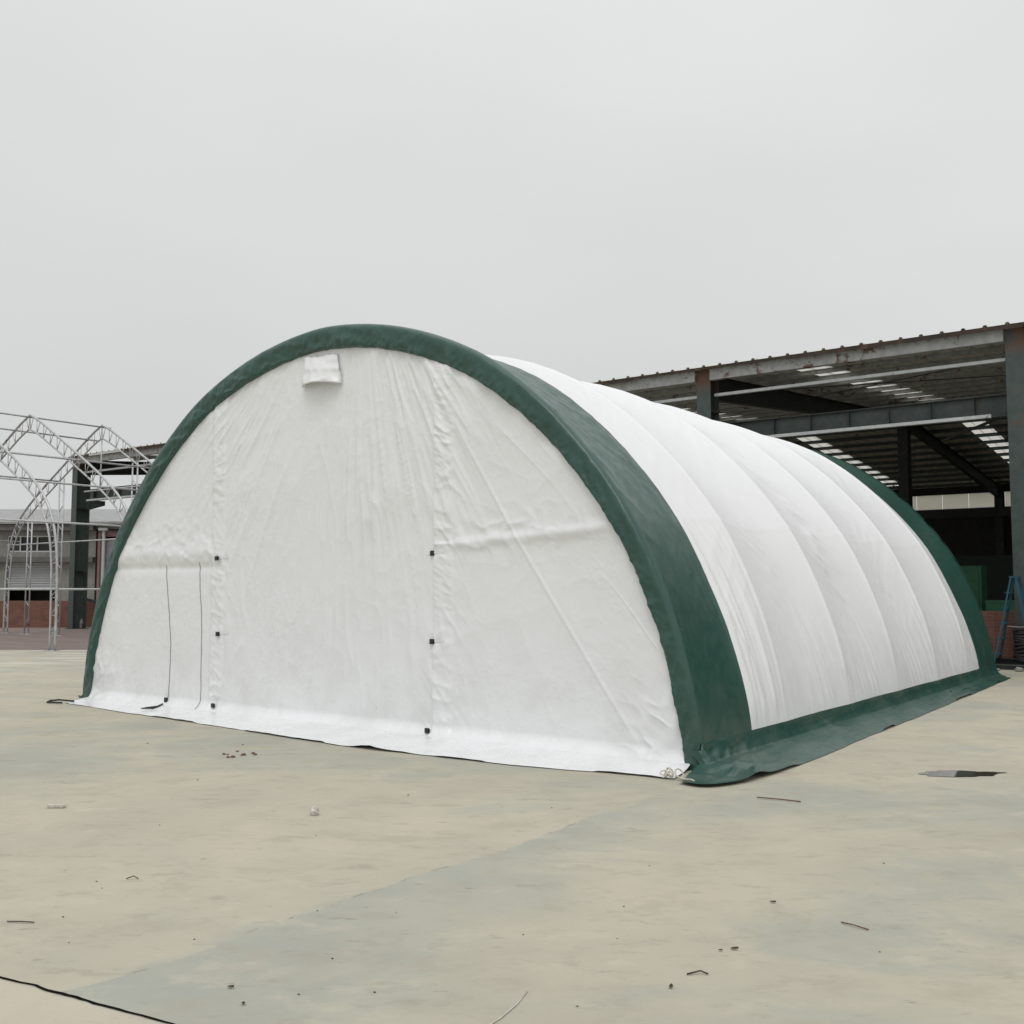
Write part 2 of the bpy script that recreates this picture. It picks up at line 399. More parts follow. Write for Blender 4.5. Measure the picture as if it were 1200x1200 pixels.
def panel(name, y0, y1, mat, n):
    s = np.linspace(s_lo, LT-s_lo, 440)
    yy = np.linspace(y0, y1, n)
    Sg, Yg = np.meshgrid(s, yy, indexing='ij'); m = MB(); m.grid(cover_surface(Sg, Yg)); return child(m, name, mat, smooth=True)
G0, G1 = 1.07, 10.09
panel('roof_cover', G0, G1, M_COVER, 420)
tag(panel('cover_band', .075, G0, M_GREEN, 44), 'green band round the front edge of the shelter roof')
tag(panel('cover_band', G1, L-.075, M_GREEN, 42), 'green band round the back edge of the shelter roof')
# rim : green fabric gathered round the front arch, turned in over the end wall
def rim(front=True):
    s = np.linspace(0.0, LT, 1300); x, z = arch(s); nx, nz = arch_n(s)
    up = np.clip(z/H, 0, 1)
    dep = .165 + .10*up**1.2
    prof = [(1.0, .06), (1.01, .004), (.97, -.014), (.90, -.020), (.81, -.022), (.71, -.024), (.61, -.026), (.51, -.027), (.41, -.028), (.31, -.028), (.22, -.026), (.14, -.021), (.08, -.009), (.035, .012), (.008, .042), (.0, .075)]
    P = []
    for j, (d, yy) in enumerate(prof):
        wv = (1-abs(2*d-1.1)).__float__() if False else max(0., min(1., d*1.2))
        gath = (.030*(ridge(s*2.2+d*.8, s*0+d*1.3, 81, 1.6)-.3) + .026*(ridge(s*5.2+d*1.8, s*0+d*1.8, 83, 1.9)-.3)*(.3+vnoise(s*.8, s*0, 88)) + .016*(ridge(s*10-d*2.4, s*0+d*2.5, 86, 1.8)-.3)*(.2+vnoise(s*1.3, s*0, 89)) + .03*fbm(s*2.6, s*0+d*2.6, 3, 85))*wv
        pin = .016*(ridge(s*3.1, s*0+d, 87, 1.5)-.4)*wv
        yv = yy - gath*(.25 if d > .97 else 1)
        sg = cover_surface(s, np.full_like(s, .075)) if j == len(prof)-1 else None
        Q = np.stack([x-nx*(d*dep+pin*.5), yv, np.maximum(z-nz*(d*dep+pin*.5), .0)], -1)
        if sg is not None: Q = sg
        P.append(Q)
    P = np.array(P)
    if not front: P[:, :, 1] = L - P[:, :, 1]
    m = MB(); m.grid(P); return m
tag(child(rim(), 'cover_rim', M_GREEN, smooth=True), 'gathered green hem round the front arch')
child(rim(False), 'cover_rim', M_GREEN, smooth=True)

# end wall
def zin(x):           # a little outside the rim's inner edge, so that its edge is hidden behind the rim
    a = A-.10; h = H-.17; u = np.clip(np.abs(x+A)/a, 0, 1)
    return h*(1-u*u)**(1/MEXP)
def wall_d(x, z):
    """displacement of the end wall towards the viewer, metres"""
    d = 0.010*fbm(x*.8, z*.7, 3, 101)*2
    # fan of drape folds from the top of the door
    ax, az = -4.1, 5.6
    phi = np.arctan2(x-ax, az-z); r = np.hypot(x-ax, az-z)
    fan = ridge(phi*14+.9*fbm(x*.9, z*.5, 2, 5), r*.5, 111, 1.8)*.7 + ridge(phi*30+1.2*fbm(x*1.2, z*.7, 2, 12), r*.8+fbm(x, z, 2, 8), 113, 2.0)*.4
    mdoor = sm(-6.9, -5.9, x)*sm(-2.4, -2.9, x)
    mR = np.exp(-((x+3.3)/.75)**2)*sm(1.2, 2.2, z)
    mL = np.exp(-((x+6.3)/.7)**2)*sm(1.6, 2.4, z)*.8
    brk = .36+1.0*sm(.3, .75, vnoise(x*.9+z*.35, z*.75, 114))
    d = d + .040*fan*brk*(.26*mdoor + .9*mR + .75*mL)
    low = ridge(x*4.2+1.4*fbm(x*1.4, z*1.1, 3, 9), z*.9, 117, 1.8)*(.2+1.2*sm(.35,.7,vnoise(x*1.1, z*.9, 119)))
    d = d + .011*low*sm(1.9, .9, z)*mdoor
    # crumple everywhere, finer
    d = d + .0022*(ridge(x*14+z*3, z*11-x*4, 133, 2.0)-.3)*sm(.45, .8, vnoise(x*1.3+2, z*1.6, 135))
    d = d + .0045*(ridge(x*1.9+z*.9, z*1.7-x*.7, 121, 2.0)-.3)*sm(.3, .75, vnoise(x*.8+4, z*.8, 123))
    d = d + .003*(ridge(x*3.4-z*2.1, z*3.0+x*1.2, 125, 2.2)-.3)*sm(.35, .8, vnoise(x*1.1+1, z*1.1, 127))
    d = d + .0024*(ridge(x*6.5+z*3.0, z*5.2-x*2, 129, 2.4)-.3)*sm(.4, .85, vnoise(x*1.5+8, z*1.5, 131))
    d = d + .0022*crease(x*1.3+z*.8, z*1.1-x*.5, 241, .035) + .0016*crease(x*2.4-z*1.6, z*1.9+x*.8, 243, .045) + .0014*crease(x*4.2+z*1.5, z*3.6-x*2.0, 245, .06) + .007*crease(phi*17, r*.7+3, 251, .04) + .006*crease(phi*34+.6*fbm(x,z,2,3), r*1.0+7, 253, .055)*(.4+mR+mL+.5*mdoor) + .0016*crease(x*7.5-z*2, z*7+x*2, 247, .08)
    d = d + .005*crease(x*3.2+.3*z, z*.55, 249, .05)*(.3+mdoor)
    # zipped flap strips on both sides of the door, puckered
    for x0, x1, sd in ((-2.93,-2.69,1), (-6.47,-6.24,2)):
        st = sm(x0-.018, x0+.018, x)*sm(x1+.018, x1-.018, x)
        pk = ridge(z*6.5+fbm(x*4, z*3, 2, 7)*1.5, x*2.2, 141+sd, 1.4)
        pk2 = ridge(z*15+x*7, x*6+z, 145+sd, 1.5)
        d = d + st*(.012 + .014*pk*sm(.25, .6, vnoise(z*1.4, x*0+sd, 147)) + .007*pk2*sm(.3,.65,vnoise(z*2.1+5, x*0+sd, 149)))
        d = d + .014*(ridge(z*5+x*6, x*3, 151+sd, 1.6)-.2)*np.exp(-((x-(x0+x1)/2)/.22)**2)*sm(.45, .7, vnoise(z*1.3+3, x*.5, 153+sd))
    # tube of the end frame behind the fabric
    mh = sm(-8.75,-8.5,x)*sm(-6.2,-6.5,x)
    zt = 1.93+.012*np.sin(x*3)
    d = d + mh*(.022*np.exp(-((z-zt)/.10)**2)*(1+.6*fbm(x*5, z*6, 3, 161)*2) - .014*np.exp(-((z-1.76)/.05)**2))
    d = d + mh*sm(1.74,1.84,z)*sm(2.6,1.95,z)*.016*ridge(x*5, z*5, 163, 1.3)
    mr = sm(-2.75,-2.6,x)*sm(-.75,-1.0,x); zr = 1.93+.06*(x+2.7)
    d = d + mr*(.022*np.exp(-((z-zr)/.05)**2) + .016*ridge(x*4.2+z, z*5, 165, 1.5)*np.exp(-((z-zr-.05)/.2)**2))
    # taut bracing wire pressing out diagonally
    tt = np.clip((x+3.15)/2.5, 0, 1); zw = 3.93-3.72*(x+3.15)/2.5 - .10*np.sin(tt*math.pi)
    dist = (z-zw)*.558
    on = sm(-3.2,-3.1,x)*sm(-.6,-.75,x)
    d = d + on*(.008*np.exp(-(dist/.016)**2) + .005*np.exp(-(dist/.10)**2))
    # corner pulled in at the right foot
    cr = np.exp(-((x+.25)/.5)**2)*np.exp(-((z-.2)/.45)**2)
    d = d + .03*cr*(ridge(x*3+z*5, z*2-x*3, 171, 1.4))
    cl = np.exp(-((x+8.8)/.4)**2)*np.exp(-((z-.3)/.4)**2)
    d = d + .03*cl*(ridge(x*4-z*4, z*2+x*3, 173, 1.4))
    # foot flares a touch
    d = d + .085*np.clip((.17-z)/.12, 0, 1)**2
    return d
NX, NZ = 620, 310
xg = np.linspace(-W+.104, -.104, NX); v = np.linspace(0, 1, NZ)
X, V = np.meshgrid(xg, v, indexing='ij')
Zt = np.maximum(zin(X), .10); Z = .05 + V*(Zt-.05)
edge = sm(0, .25, Zt-Z)*sm(0, .15, X+W-.1)*sm(0, .15, -.1-X)
Y = .030 - wall_d(X, Z)*(.25+.75*edge)
m = MB(); m.grid(np.stack([X, Y, Z], -1)); endwall = child(m, 'end_wall', M_WHITE, smooth=True)
Yb = Y[:, 0]
# ground hem of the end wall
hx = np.array([-9.3,-8.9,-8.3,-7.33,-5.54,-3.97,-2.91,-2.55,-2.12,-1.4,-.65,-.08,.1]); hy = np.array([-.28,-.36,-.42,-.50,-.62,-.76,-.80,-.78,-.75,-.70,-.58,-.46,-.40])
xo = np.linspace(-9.0, -.02, NX) ; yo = np.interp(xo, hx, hy) + .03*fbm(xo*1.6, 1., 3, 181)*2 + .012*fbm(xo*7, 1, 2, 182)*2
lift = .006 + .030*np.exp(-((xo+3.05)/.16)**2) + .010*sm(.62, .8, vnoise(xo*2.1, xo*0, 183)) + .004*vnoise(xo*6, xo*0, 185)
P = []
for t in np.linspace(0, 1, 26):
    xx = xg + (xo-xg)*t; y_ = Yb + (yo-Yb)*t
    zz = .05*(1-t)**3 + .012 + (lift-.012)*t**6 + .010*(ridge(xx*2.3+t*.6, t*1.2+0*xx, 187, 1.4))*math.sin(t*math.pi) + .012*fbm(xx*2.2, t*2+0*xx, 3, 189)*math.sin(t*math.pi)
    if t == 0: zz = Z[:, 0]
    P.append(np.stack([xx, y_, zz], -1))
m = MB(); m.grid(np.array(P).transpose(1,0,2)); child(m, 'wall_hem', M_WHITE, smooth=True)
m = MB(); nb = 60; xb = np.linspace(-W+.104, -.104, nb); vb = np.linspace(0,1,30); Xb, Vb = np.meshgrid(xb, vb, indexing='ij')
m.grid(np.stack([Xb, 0*Xb+L-.03+.01*fbm(Xb, Vb*4, 3, 7), .01+Vb*np.maximum(zin(Xb), .10)], -1)); tag(child(m, 'end_wall', M_WHITE, smooth=True), 'plain white fabric wall closing the back end')
# vent hood
def wy(x, z): return .030 - float(wall_d(np.array([x]), np.array([z]))[0])
P = []
for i, u in enumerate(np.linspace(0, 1, 25)):
    row = []
    for j, t in enumerate(np.linspace(0, 1, 16)):
        xw = -4.89 + u*(.54 + .08*t); z = 4.095 - .345*t - .03*(u-.5) + .02*math.sin(u*math.pi)*(t > .9)
        out = .12*math.sin(math.pi*u)**.55*(t**.8) + .012
        out += .016*float(ridge(np.array(u*4.), np.array(t*3.), 191)) + .018*math.exp(-((t-.48-.1*(u-.5))/.05)**2)*u
        row.append((xw, wy(xw, z)-out, z))
    P.append(row)
m = MB(); m.grid(np.array(P)); vh = child(m, 'vent_hood', M_WHITE, smooth=True)
sol = vh.modifiers.new('thickness', 'SOLIDIFY'); sol.thickness = .006
# buckles on the door strips
for bx, bz in ((-6.32,1.86),(-6.29,.96),(-6.31,.12),(-2.94,1.85),(-2.93,.97),(-2.94,.10)):
    y0 = min(wy(bx, bz-.03), wy(bx, bz), wy(bx, bz+.03)); m = MB()
    m.box(bx-.024, bx+.024, y0-.028, y0-.006, bz-.026, bz+.026); m.box(bx-.032, bx-.024, y0-.02, y0-.006, bz-.018, bz+.018)
    m.box(bx+.024, bx+.032, y0-.02, y0-.006, bz-.018, bz+.018)
    b = child(m, 'buckle', M_BUCKLE, bevel=.004)
    if bz < .5: continue
    m = MB(); P = []
    for t in np.linspace(-.08, .16, 12):
        zz = bz + .01*math.sin(t*14); yy = wy(bx+t, zz)-.005; P.append([(bx+t, yy, zz-.011), (bx+t, yy-.002, zz+.011)])
    m.grid(np.array(P)); child(m, 'strap', M_WHITE, smooth=True)
# side door zips : two thin dark lines
for pts in ([(-7.41,1.79),(-7.36,1.5),(-7.30,1.1),(-7.26,.8),(-7.27,.4),(-7.29,.12)], [(-6.73,1.82),(-6.69,1.4),(-6.65,1.0),(-6.65,.6),(-6.64,.3),(-6.64,.03)]):
    zz = np.linspace(pts[0][1], pts[-1][1], 70); xx = np.interp(-zz, [-q[1] for q in pts], [q[0] for q in pts]) + .008*fbm(zz*4, 0*zz, 3, 201)
    m = MB(); m.tube([(x, wy(x, z)-.004, z) for x, z in zip(xx, zz)], .0034, 6); child(m, 'zip', M_THREAD, smooth=True)
m = MB(); m.box(-7.315,-7.265, wy(-7.29,.12)-.03, wy(-7.29,.12)-.004, .095, .15); child(m, 'zip_pull', M_BUCKLE, bevel=.004)
m = MB(); m.tube([(-7.285,-.05,.075),(-7.28,-.13,.05),(-7.28,-.20,.045),(-7.30,-.27,.045),(-7.34,-.32,.04)], [.010,.013,.016,.013,.005], 8); child(m, 'zip_pull', M_BUCKLE, smooth=True)
# side skirts, green
def skirt(sign):
    key = np.array([-.16,-.05,.15,.5,1.3,2.77,5.33,7.34,9.83,10.9,11.3])
    ox = np.array([.10,.34,.50,.54,.53,.47,.42,.35,.27,.24,.22]); oy = np.array([-.62,-.70,-.28,.28,1.25,2.77,5.33,7.34,9.83,10.85,11.28])
    n = 560; q = np.linspace(-.16, 11.3, n)
    bx0 = np.interp(q, [-.16,-.05,.03], [-.10,-.012,.0]); by = np.clip(q, -.045, 11.24)
    OX = np.interp(q, key, ox) + .03*fbm(q*2.1, 0*q, 3, 211); OY = np.interp(q, key, oy)
    for _ in range(14):
        OX[1:-1] = (OX[:-2]+2*OX[1:-1]+OX[2:])/4; OY[1:-1] = (OY[:-2]+2*OY[1:-1]+OY[2:])/4
    top = cover_surface(np.full(n, s_lo), np.clip(q, 0, L)); P = []
    tx = np.where(q < 0, bx0, top[:, 0]); tz = np.where(q < 0, .17, top[:, 2]+.004)
    for t in np.linspace(0, 1, 40):
        a = min(t/.32, 1); b = max((t-.32)/.68, 0)
        fx = .010 + .05*a**2
        x_ = tx + (fx)*a; z_ = tz + (.055-tz)*a**1.15
        x_ = x_ + (OX-fx-tx)*b; y_ = by + (OY-by)*b
        lift2 = .006 + .022*sm(.55, .8, vnoise(q*1.7, 0*q, 213)) + .035*np.exp(-((q-.28)/.10)**2)
        z_ = np.where(b > 0, .055*(1-b)**2.2 + .006 + (lift2-.006)*b**5, z_)
        wob = .018*(ridge(q*1.5+b*1.2, b*1.6+q*.35, 215, 1.3)-.15)*math.sin(min(1, t*1.1)*math.pi)
        cf = sm(1.3, .0, q)
        wob = wob + cf*.05*(ridge(q*3.2+t*3.0, t*2.0-q*1.6, 217, 1.3)-.15)*math.sin(min(1,t*1.05)*math.pi)**.8
        wob = wob + .010*(ridge(q*.9+t*3, t*5, 219, 1.4)-.2)*math.sin(t*math.pi)
        if t == 0: wob = 0
        z_ = np.maximum(z_+wob*(.35+.65*b), .004); x_ = x_ + wob*(1-b)*.9
        P.append(np.stack([x_, y_, z_], -1))
    P = np.array(P)
    if sign < 0:
        P = P[:, 12:]; P[:, :, 0] = -W - np.minimum(P[:, :, 0], .02+.25*P[:, :, 0]); P[:, :, 1] = np.maximum(P[:, :, 1], .02)
    m = MB(); m.grid(P); return m
tag(child(skirt(1), 'ground_skirt', M_GREEN, smooth=True), 'green skirt spread on the concrete along the right side')
child(skirt(-1), 'ground_skirt', M_GREEN, smooth=True)
# knotted cord bundle at the near corner
m = MB(); rr = random.Random(4)
for k in range(5):
    cx, cy = -.05+rr.uniform(-.08,.08), -.47+rr.uniform(-.03,.03); r0 = rr.uniform(.02,.042); tilt = rr.uniform(.3,1.2); rot = rr.uniform(0,6.28); P = []
    for i in range(26):
        t = 2*math.pi*i/26; x = r0*math.cos(t); y = r0*math.sin(t)*math.cos(tilt); z = r0*math.sin(t)*math.sin(tilt)
        P.append((cx+x*math.cos(rot)-y*math.sin(rot), cy+x*math.sin(rot)+y*math.cos(rot), max(.012, .05+z)))
    m.tube(P, .006, 6, True)
m.tube([(.0,-.47,.03),(.08,-.50,.02),(.13,-.46,.015),(.17,-.49,.012)], .007, 6)
child(m, 'tie_cord', M_ROPE, smooth=True)
m = MB(); m.tube([(-8.85,-.30,.03),(-9.0,-.42,.05),(-9.18,-.44,.03),(-9.12,-.52,.02),(-8.9,-.44,.02)], .012, 6); child(m, 'tie_cord', M_BUCKLE, smooth=True)

# ------------------------------------------------------------------ open steel shed behind
BAY = 6.6; X0, X1 = -33.2, 13.5; YF, YR, YB = 13.5, 30.0, 46.5; SL = .081; ZE = 6.63
def rz(y): return ZE + SL*(y-13.9 if y <= YR else (YR-13.9)-(y-YR))
shed = tag(empty('steel_shed', (-9.9, 30, 0)), 'long open steel shed with green columns, corrugated roof and skylight strips behind the arched shelter', 'shed')
def sc(mb, name, mat, **k): return child(mb, name, mat, shed, **k)
def corr(m, x0, x1, ya, yb, dz=0):
    P = []; p = .40; n0 = math.floor(x0/p); xx = []
    k = n0
    while k*p < x1:
        for o, h in ((0,0),(.30,0),(.325,.042),(.375,.042),(.399,0)):
            x = k*p+o
            if x0-1e-6 <= x <= x1+1e-6: xx.append((x, h))
        k += 1
    yl = np.linspace(ya, yb, 2)
    m.grid(np.array([[(x, y, rz(y)+h+dz) for y in yl] for x, h in xx]))
SKW = .8; sk = [-4.8 + BAY*k for k in range(-4, 3)]; sk = [round(s/.4)*.4 for s in sk]
edges = [X0] + [e for s in sk for e in (s-SKW/2, s+SKW/2)] + [X1]
def sheet(*a):
    m = MB(); corr(m, *a); o = sc(m, 'roof_sheet', M_SHEET); o.modifiers.new('thickness','SOLIDIFY').thickness = .004
for i in range(0, len(edges), 2):
    sheet(edges[i], edges[i+1], YF, YR); sheet(edges[i], edges[i+1], YR, YB)
for s in sk:
    for ya, yb in ((YF,15.4),(29.2,YR),(YR,31),(45,YB)): sheet(s-SKW/2, s+SKW/2, ya, yb)
for s in sk:
    for ya, yb in ((15.4,29.2),(31,45)):
        m = MB(); corr(m, s-SKW/2, s+SKW/2, ya, yb, -.003); sc(m, 'skylight', M_SKYLIGHT)
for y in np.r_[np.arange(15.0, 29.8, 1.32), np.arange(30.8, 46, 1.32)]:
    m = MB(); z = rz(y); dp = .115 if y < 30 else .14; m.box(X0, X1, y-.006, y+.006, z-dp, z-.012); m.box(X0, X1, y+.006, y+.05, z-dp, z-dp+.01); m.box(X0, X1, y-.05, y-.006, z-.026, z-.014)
    sc(m, 'purlin', M_PURLIN if y < 30 else M_BEAM)  # back slope takes a darker steel: the shade there is put into the colour
# eave purlin (galvanised, lit by the sky), rusty edge trim
cols = [-32.97 + BAY*k for k in range(8)]
for a, b in zip(cols[:-1], cols[1:]):
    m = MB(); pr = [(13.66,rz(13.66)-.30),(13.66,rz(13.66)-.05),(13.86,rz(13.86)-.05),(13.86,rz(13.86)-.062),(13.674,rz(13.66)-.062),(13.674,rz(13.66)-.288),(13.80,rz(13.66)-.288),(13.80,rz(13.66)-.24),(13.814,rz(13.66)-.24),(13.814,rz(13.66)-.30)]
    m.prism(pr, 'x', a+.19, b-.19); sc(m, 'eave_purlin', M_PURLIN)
x = X0; rr = random.Random(3)
while x < X1:
    l = rr.uniform(1.0, 2.8); hgt = rr.uniform(.045, .10); pale = rr.random() < .14
    m = MB(); m.box(x, min(x+l-.01, X1), YF+.010, YF+.016, rz(YF)-hgt, rz(YF)-.004); x += l
    o = sc(m, 'eave_trim', M_FRAME if pale else M_TRIM)
    if pale: tag(o, 'pale unrusted length of the eave trim')
def hcol(m, x, y, z0, z1, wx=.35, dy=.45):
    m.box(x-wx/2, x+wx/2, y-dy/2, y-dy/2+.018, z0, z1); m.box(x-wx/2, x+wx/2, y+dy/2-.018, y+dy/2, z0, z1); m.box(x-.008, x+.008, y-dy/2+.018, y+dy/2-.018, z0, z1)
for cx in cols:
    for y, zt in ((13.95, rz(13.95)-.03), (30.0, rz(30)-.45), (45.9, rz(45.9)-.1)):
        m = MB(); hcol(m, cx, y, .03, zt, .35, .45 if cx > -30 else .56)
        if y < 20:
            for zz in (2.2, 4.6, 5.6): m.box(cx-.18, cx-.009, y-.207, y+.207, zz, zz+.014); m.box(cx+.009, cx+.18, y-.207, y+.207, zz, zz+.014)
            m.box(cx-.28, cx+.28, y-.32, y+.32, .005, .03)
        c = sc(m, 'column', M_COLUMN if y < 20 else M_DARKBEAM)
        if y < 20:      # bracket for the crane girder
            m = MB(); m.prism([(y+.225,4.55),(y+.95,4.78),(y+.95,4.955),(y+.225,4.955)], 'x', cx-.13, cx+.13); child(m, 'bracket', M_BEAM, c) if False else sc(m, 'bracket', M_BEAM)
    for ya, yb in ((14.2, 29.8), (30.2, 45.8)):
        m = MB(); za, zb = rz(ya)-.155, rz(yb)-.155
        da, db = (.55,.35) if ya < 20 else (.35,.55)
        for off in (0,):
            m.prism([(ya,za-da),(yb,zb-db),(yb,zb),(ya,za)], 'x', cx-.006, cx+.006)
            m.prism([(ya,za-.014),(yb,zb-.014),(yb,zb+.0),(ya,za+.0)], 'x', cx-.11, cx-.0062); m.prism([(ya,za-.014),(yb,zb-.014),(yb,zb),(ya,za)], 'x', cx+.0062, cx+.11)
            m.prism([(ya,za-da-.014),(yb,zb-db-.014),(yb,zb-db),(ya,za-da)], 'x', cx-.11, cx+.11)
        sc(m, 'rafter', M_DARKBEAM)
for a, b in zip(cols[:-1], cols[1:]):
    m = MB(); y = 14.62; a0 = a; a = a - (.6 if a < -30 else 0)
    m.box(a+.01, b-.01, y-.006, y+.006, 5.0, 5.40); m.box(a+.01, b-.01, y-.11, y+.11, 4.975, 4.998); m.box(a+.01, b-.01, y-.13, y+.13, 5.402, 5.42)
    for xx in np.arange(a+.5, b-.3, .86): m.box(xx-.005, xx+.005, y-.10, y-.007, 5.0, 5.40)
    sc(m, 'crane_girder', M_BEAM); a = a0
    for z, e in ((5.99,.2),(4.90,.5)):
        m = MB(); m.box(a+e, b-e, 13.87, 13.95, z-.035, z+.035); sc(m, 'tie_bar', M_TIE, bevel=.006)
    m = MB(); y = 45.2
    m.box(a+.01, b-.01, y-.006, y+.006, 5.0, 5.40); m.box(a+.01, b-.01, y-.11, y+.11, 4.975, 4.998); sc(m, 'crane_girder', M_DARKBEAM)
# back wall : solid sheet below, clerestory of translucent panels, solid strip above
for z0, z1 in ((0, 5.52), (6.24, rz(46.2))):
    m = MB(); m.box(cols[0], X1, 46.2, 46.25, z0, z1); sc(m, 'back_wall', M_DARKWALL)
for a, b in zip(cols[:-1], cols[1:]):
    n = 5; w = (b-a-.4)/n; m = MB()
    for k in range(n): m.box(a+.2+k*w+.012, a+.2+(k+1)*w-.012, 46.21, 46.22, 5.525, 6.235)
    f = sc(m, 'clerestory_window', M_CLEAR)
    for q in (a+.01, b-.19):
        m = MB(); m.box(q, q+.18, 46.2, 46.25, 5.521, 6.239); sc(m, 'back_wall', M_DARKWALL)
m = MB(); m.prism([(14.3,0),(46.2,0),(46.2,rz(46.2)-.02),(30,rz(30)-.02),(14.3,rz(14.3)-.02)], 'x', X1-.05, X1-.01); sc(m, 'shade_wall', M_DARKWALL)  # unseen closed end, added to keep the shed interior dark
m = MB()
m.bar((-.2,14.4,5.0), (-2.6,19.0,5.2), .05, .05); m.bar((-6.4,14.3,6.1), (-.3,18.9,6.6), .02, .02); m.bar((-.3,14.3,6.1), (-6.4,18.9,6.6), .02, .02)
sc(m, 'roof_brace', M_DARKBEAM)

# ------------------------------------------------------------------ things in and by the shed
def brick_wall(name, p, q, h, label, thick=.24, jag=.0):
    p = Vector(p); q = Vector(q); l = (q-p).length; o = empty(name, p, math.atan2(q.y-p.y, q.x-p.x)); tag(o, label, 'wall')
    m = MB(); x = 0; rr = random.Random(int(l*10))
    while x < l:
        w = min(rr.uniform(.5, 1.4), l-x); hh = h + round(rr.uniform(-jag, jag)/.065)*.065
        m.box(x, x+w, 0, thick, 0, hh); x += w
    m.build('wall', M_BRICK, o, bevel=.008)
    return o
brick_wall('brick_wall', (-6.3,14.35,0), (-.25,14.35,0), 1.06, 'low red brick wall between the shed columns behind the blue ladder', .24, .0)
def cabinet(name, x, y, w, d, h, mat, label, feet=True):
    o = tag(empty(name, (x,y,0)), label, 'cabinet'); m = MB(); m.box(-w/2, w/2, -d/2, d/2, .08, h); m.build('body', mat, o, bevel=.015)
    m = MB(); m.box(-w/2+.05, w/2-.05, -d/2+.03, d/2-.03, 0, .08); m.build('plinth', M_BLACK, o)
    m = MB(); m.box(-w/2+.06, w/2-.06, -d/2-.018, -d/2-.003, .18, h-.1); dd = m.build('door', mat, o, bevel=.006)
    m = MB(); m.box(w/2-.14, w/2-.11, -d/2-.05, -d/2-.02, h*.5, h*.5+.14); m.build('handle', M_BLACK, dd)
    return o
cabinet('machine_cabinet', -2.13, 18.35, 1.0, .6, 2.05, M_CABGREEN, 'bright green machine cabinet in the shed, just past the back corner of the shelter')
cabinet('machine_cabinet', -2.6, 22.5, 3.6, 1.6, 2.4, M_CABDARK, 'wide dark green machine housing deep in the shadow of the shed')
cabinet('machine_cabinet', -.95, 17.3, .8, .5, 1.25, M_CABGREEN, 'small green machine box behind the brick wall beside the ladder')
# step ladder
sl = tag(empty('step_ladder', (-.02, 13.32, 0)), 'blue folding step ladder standing open against the right-hand green column', 'ladder')
for sgn in (-1, 1):
    m = MB(); m.bar((-.42, sgn*.24, 0), (-.07, sgn*.15, 1.72), .05, .028); m.build('rail', M_BLUE, sl)
    m = MB(); m.bar((.30, sgn*.24, 0), (.02, sgn*.15, 1.70), .045, .028); m.build('rail', M_BLUE, sl)
for k in range(1, 6):
    t = k/6.; x = -.42+.35*t; z = 1.72*t; hw = .24-.09*t
    m = MB(); m.box(x-.055, x+.055, -hw, hw, z-.015, z+.01); m.build('step', M_BLUE, sl)
m = MB(); m.box(-.10, .06, -.17, .17, 1.71, 1.74); m.build('top_cap', M_BLUE, sl)
m = MB(); m.tube([(-.25,.2,.8),(-.02,.205,.78),(.16,.2,.8)], .008, 6); m.build('stay', M_TIE, sl)
# black hose coil on the column
hc = MB(); rr = random.Random(9)
for k in range(11):
    z0 = .16+.058*k; P = []
    for i in range(24):
        t = 2*math.pi*i/24; P.append((.02+(.15+rr.uniform(-.012,.012))*math.cos(t), 13.53+.12*math.sin(t), z0+.02*math.sin(t*2+k)))
    hc.tube(P, .028, 7, True)
tag(hc.build('hose_coil', M_BLACK, smooth=True), 'black coil of hose stacked at the foot of the right-hand column', 'hose')
# rubble and beams at the foot of the columns
for i, (a, b, w, h, mt, lb) in enumerate((((-1.7,13.6,.10), (2.2,13.35,.10), .2, .2, M_DARKBEAM, 'dark steel beam lying on the concrete in front of the shed column'),
                                       ((-1.0,13.2,.05), (1.9,13.0,.05), .1, .1, M_BEAM, 'thin grey-green steel bar lying in front of the dark beam'))):
    m = MB(); a = Vector(a); b = Vector(b)
    m.bar(a+Vector((0,0,h/2-.01)), b+Vector((0,0,h/2-.01)), w, .018); m.bar(a-Vector((0,0,h/2-.01)), b-Vector((0,0,h/2-.01)), w, .018); m.bar(a, b, .014, h-.04)
    tag(m.build('steel_beam', mt), lb, 'beam')
def lump(name, c, r, mat, label, cat, squash=.6, group=None, seed=1):
    rr = np.random.default_rng(seed); m = MB(); n, k = 9, 7; P = []
    for i in range(k+1):
        ph = math.pi*i/k
        for j in range(n):
            t = 2*math.pi*j/n; q = r*(1+rr.uniform(-.22,.22)) if 0 < i < k else r
            m.v.append((c[0]+q*math.sin(ph)*math.cos(t), c[1]+q*math.sin(ph)*math.sin(t), max(.002, c[2]+q*squash*math.cos(ph))))
    for i in range(k):
        for j in range(n): m.f.append((i*n+j, i*n+(j+1) % n, (i+1)*n+(j+1) % n, (i+1)*n+j))
    return tag(m.build(name, mat, smooth=False), label, cat, group)
lump('cloth_bundle', (-.95,13.25,.10), .17, M_SCRAP, 'small whitish cloth bundle on the ground by the back corner of the green skirt', 'cloth', 1.1, seed=5)
for i, (x, y, r) in enumerate(((-.55,12.9,.07),(-.3,12.75,.05),(.05,12.85,.08),(-.75,12.95,.05),(.3,12.8,.06))):
    lump('rubble', (x,y,r*.4), r, M_CONCRETEBIT, 'lump of broken concrete in front of the beams at the shed column', 'rubble', .6, 'lumps of broken concrete at the shed column', 20+i)

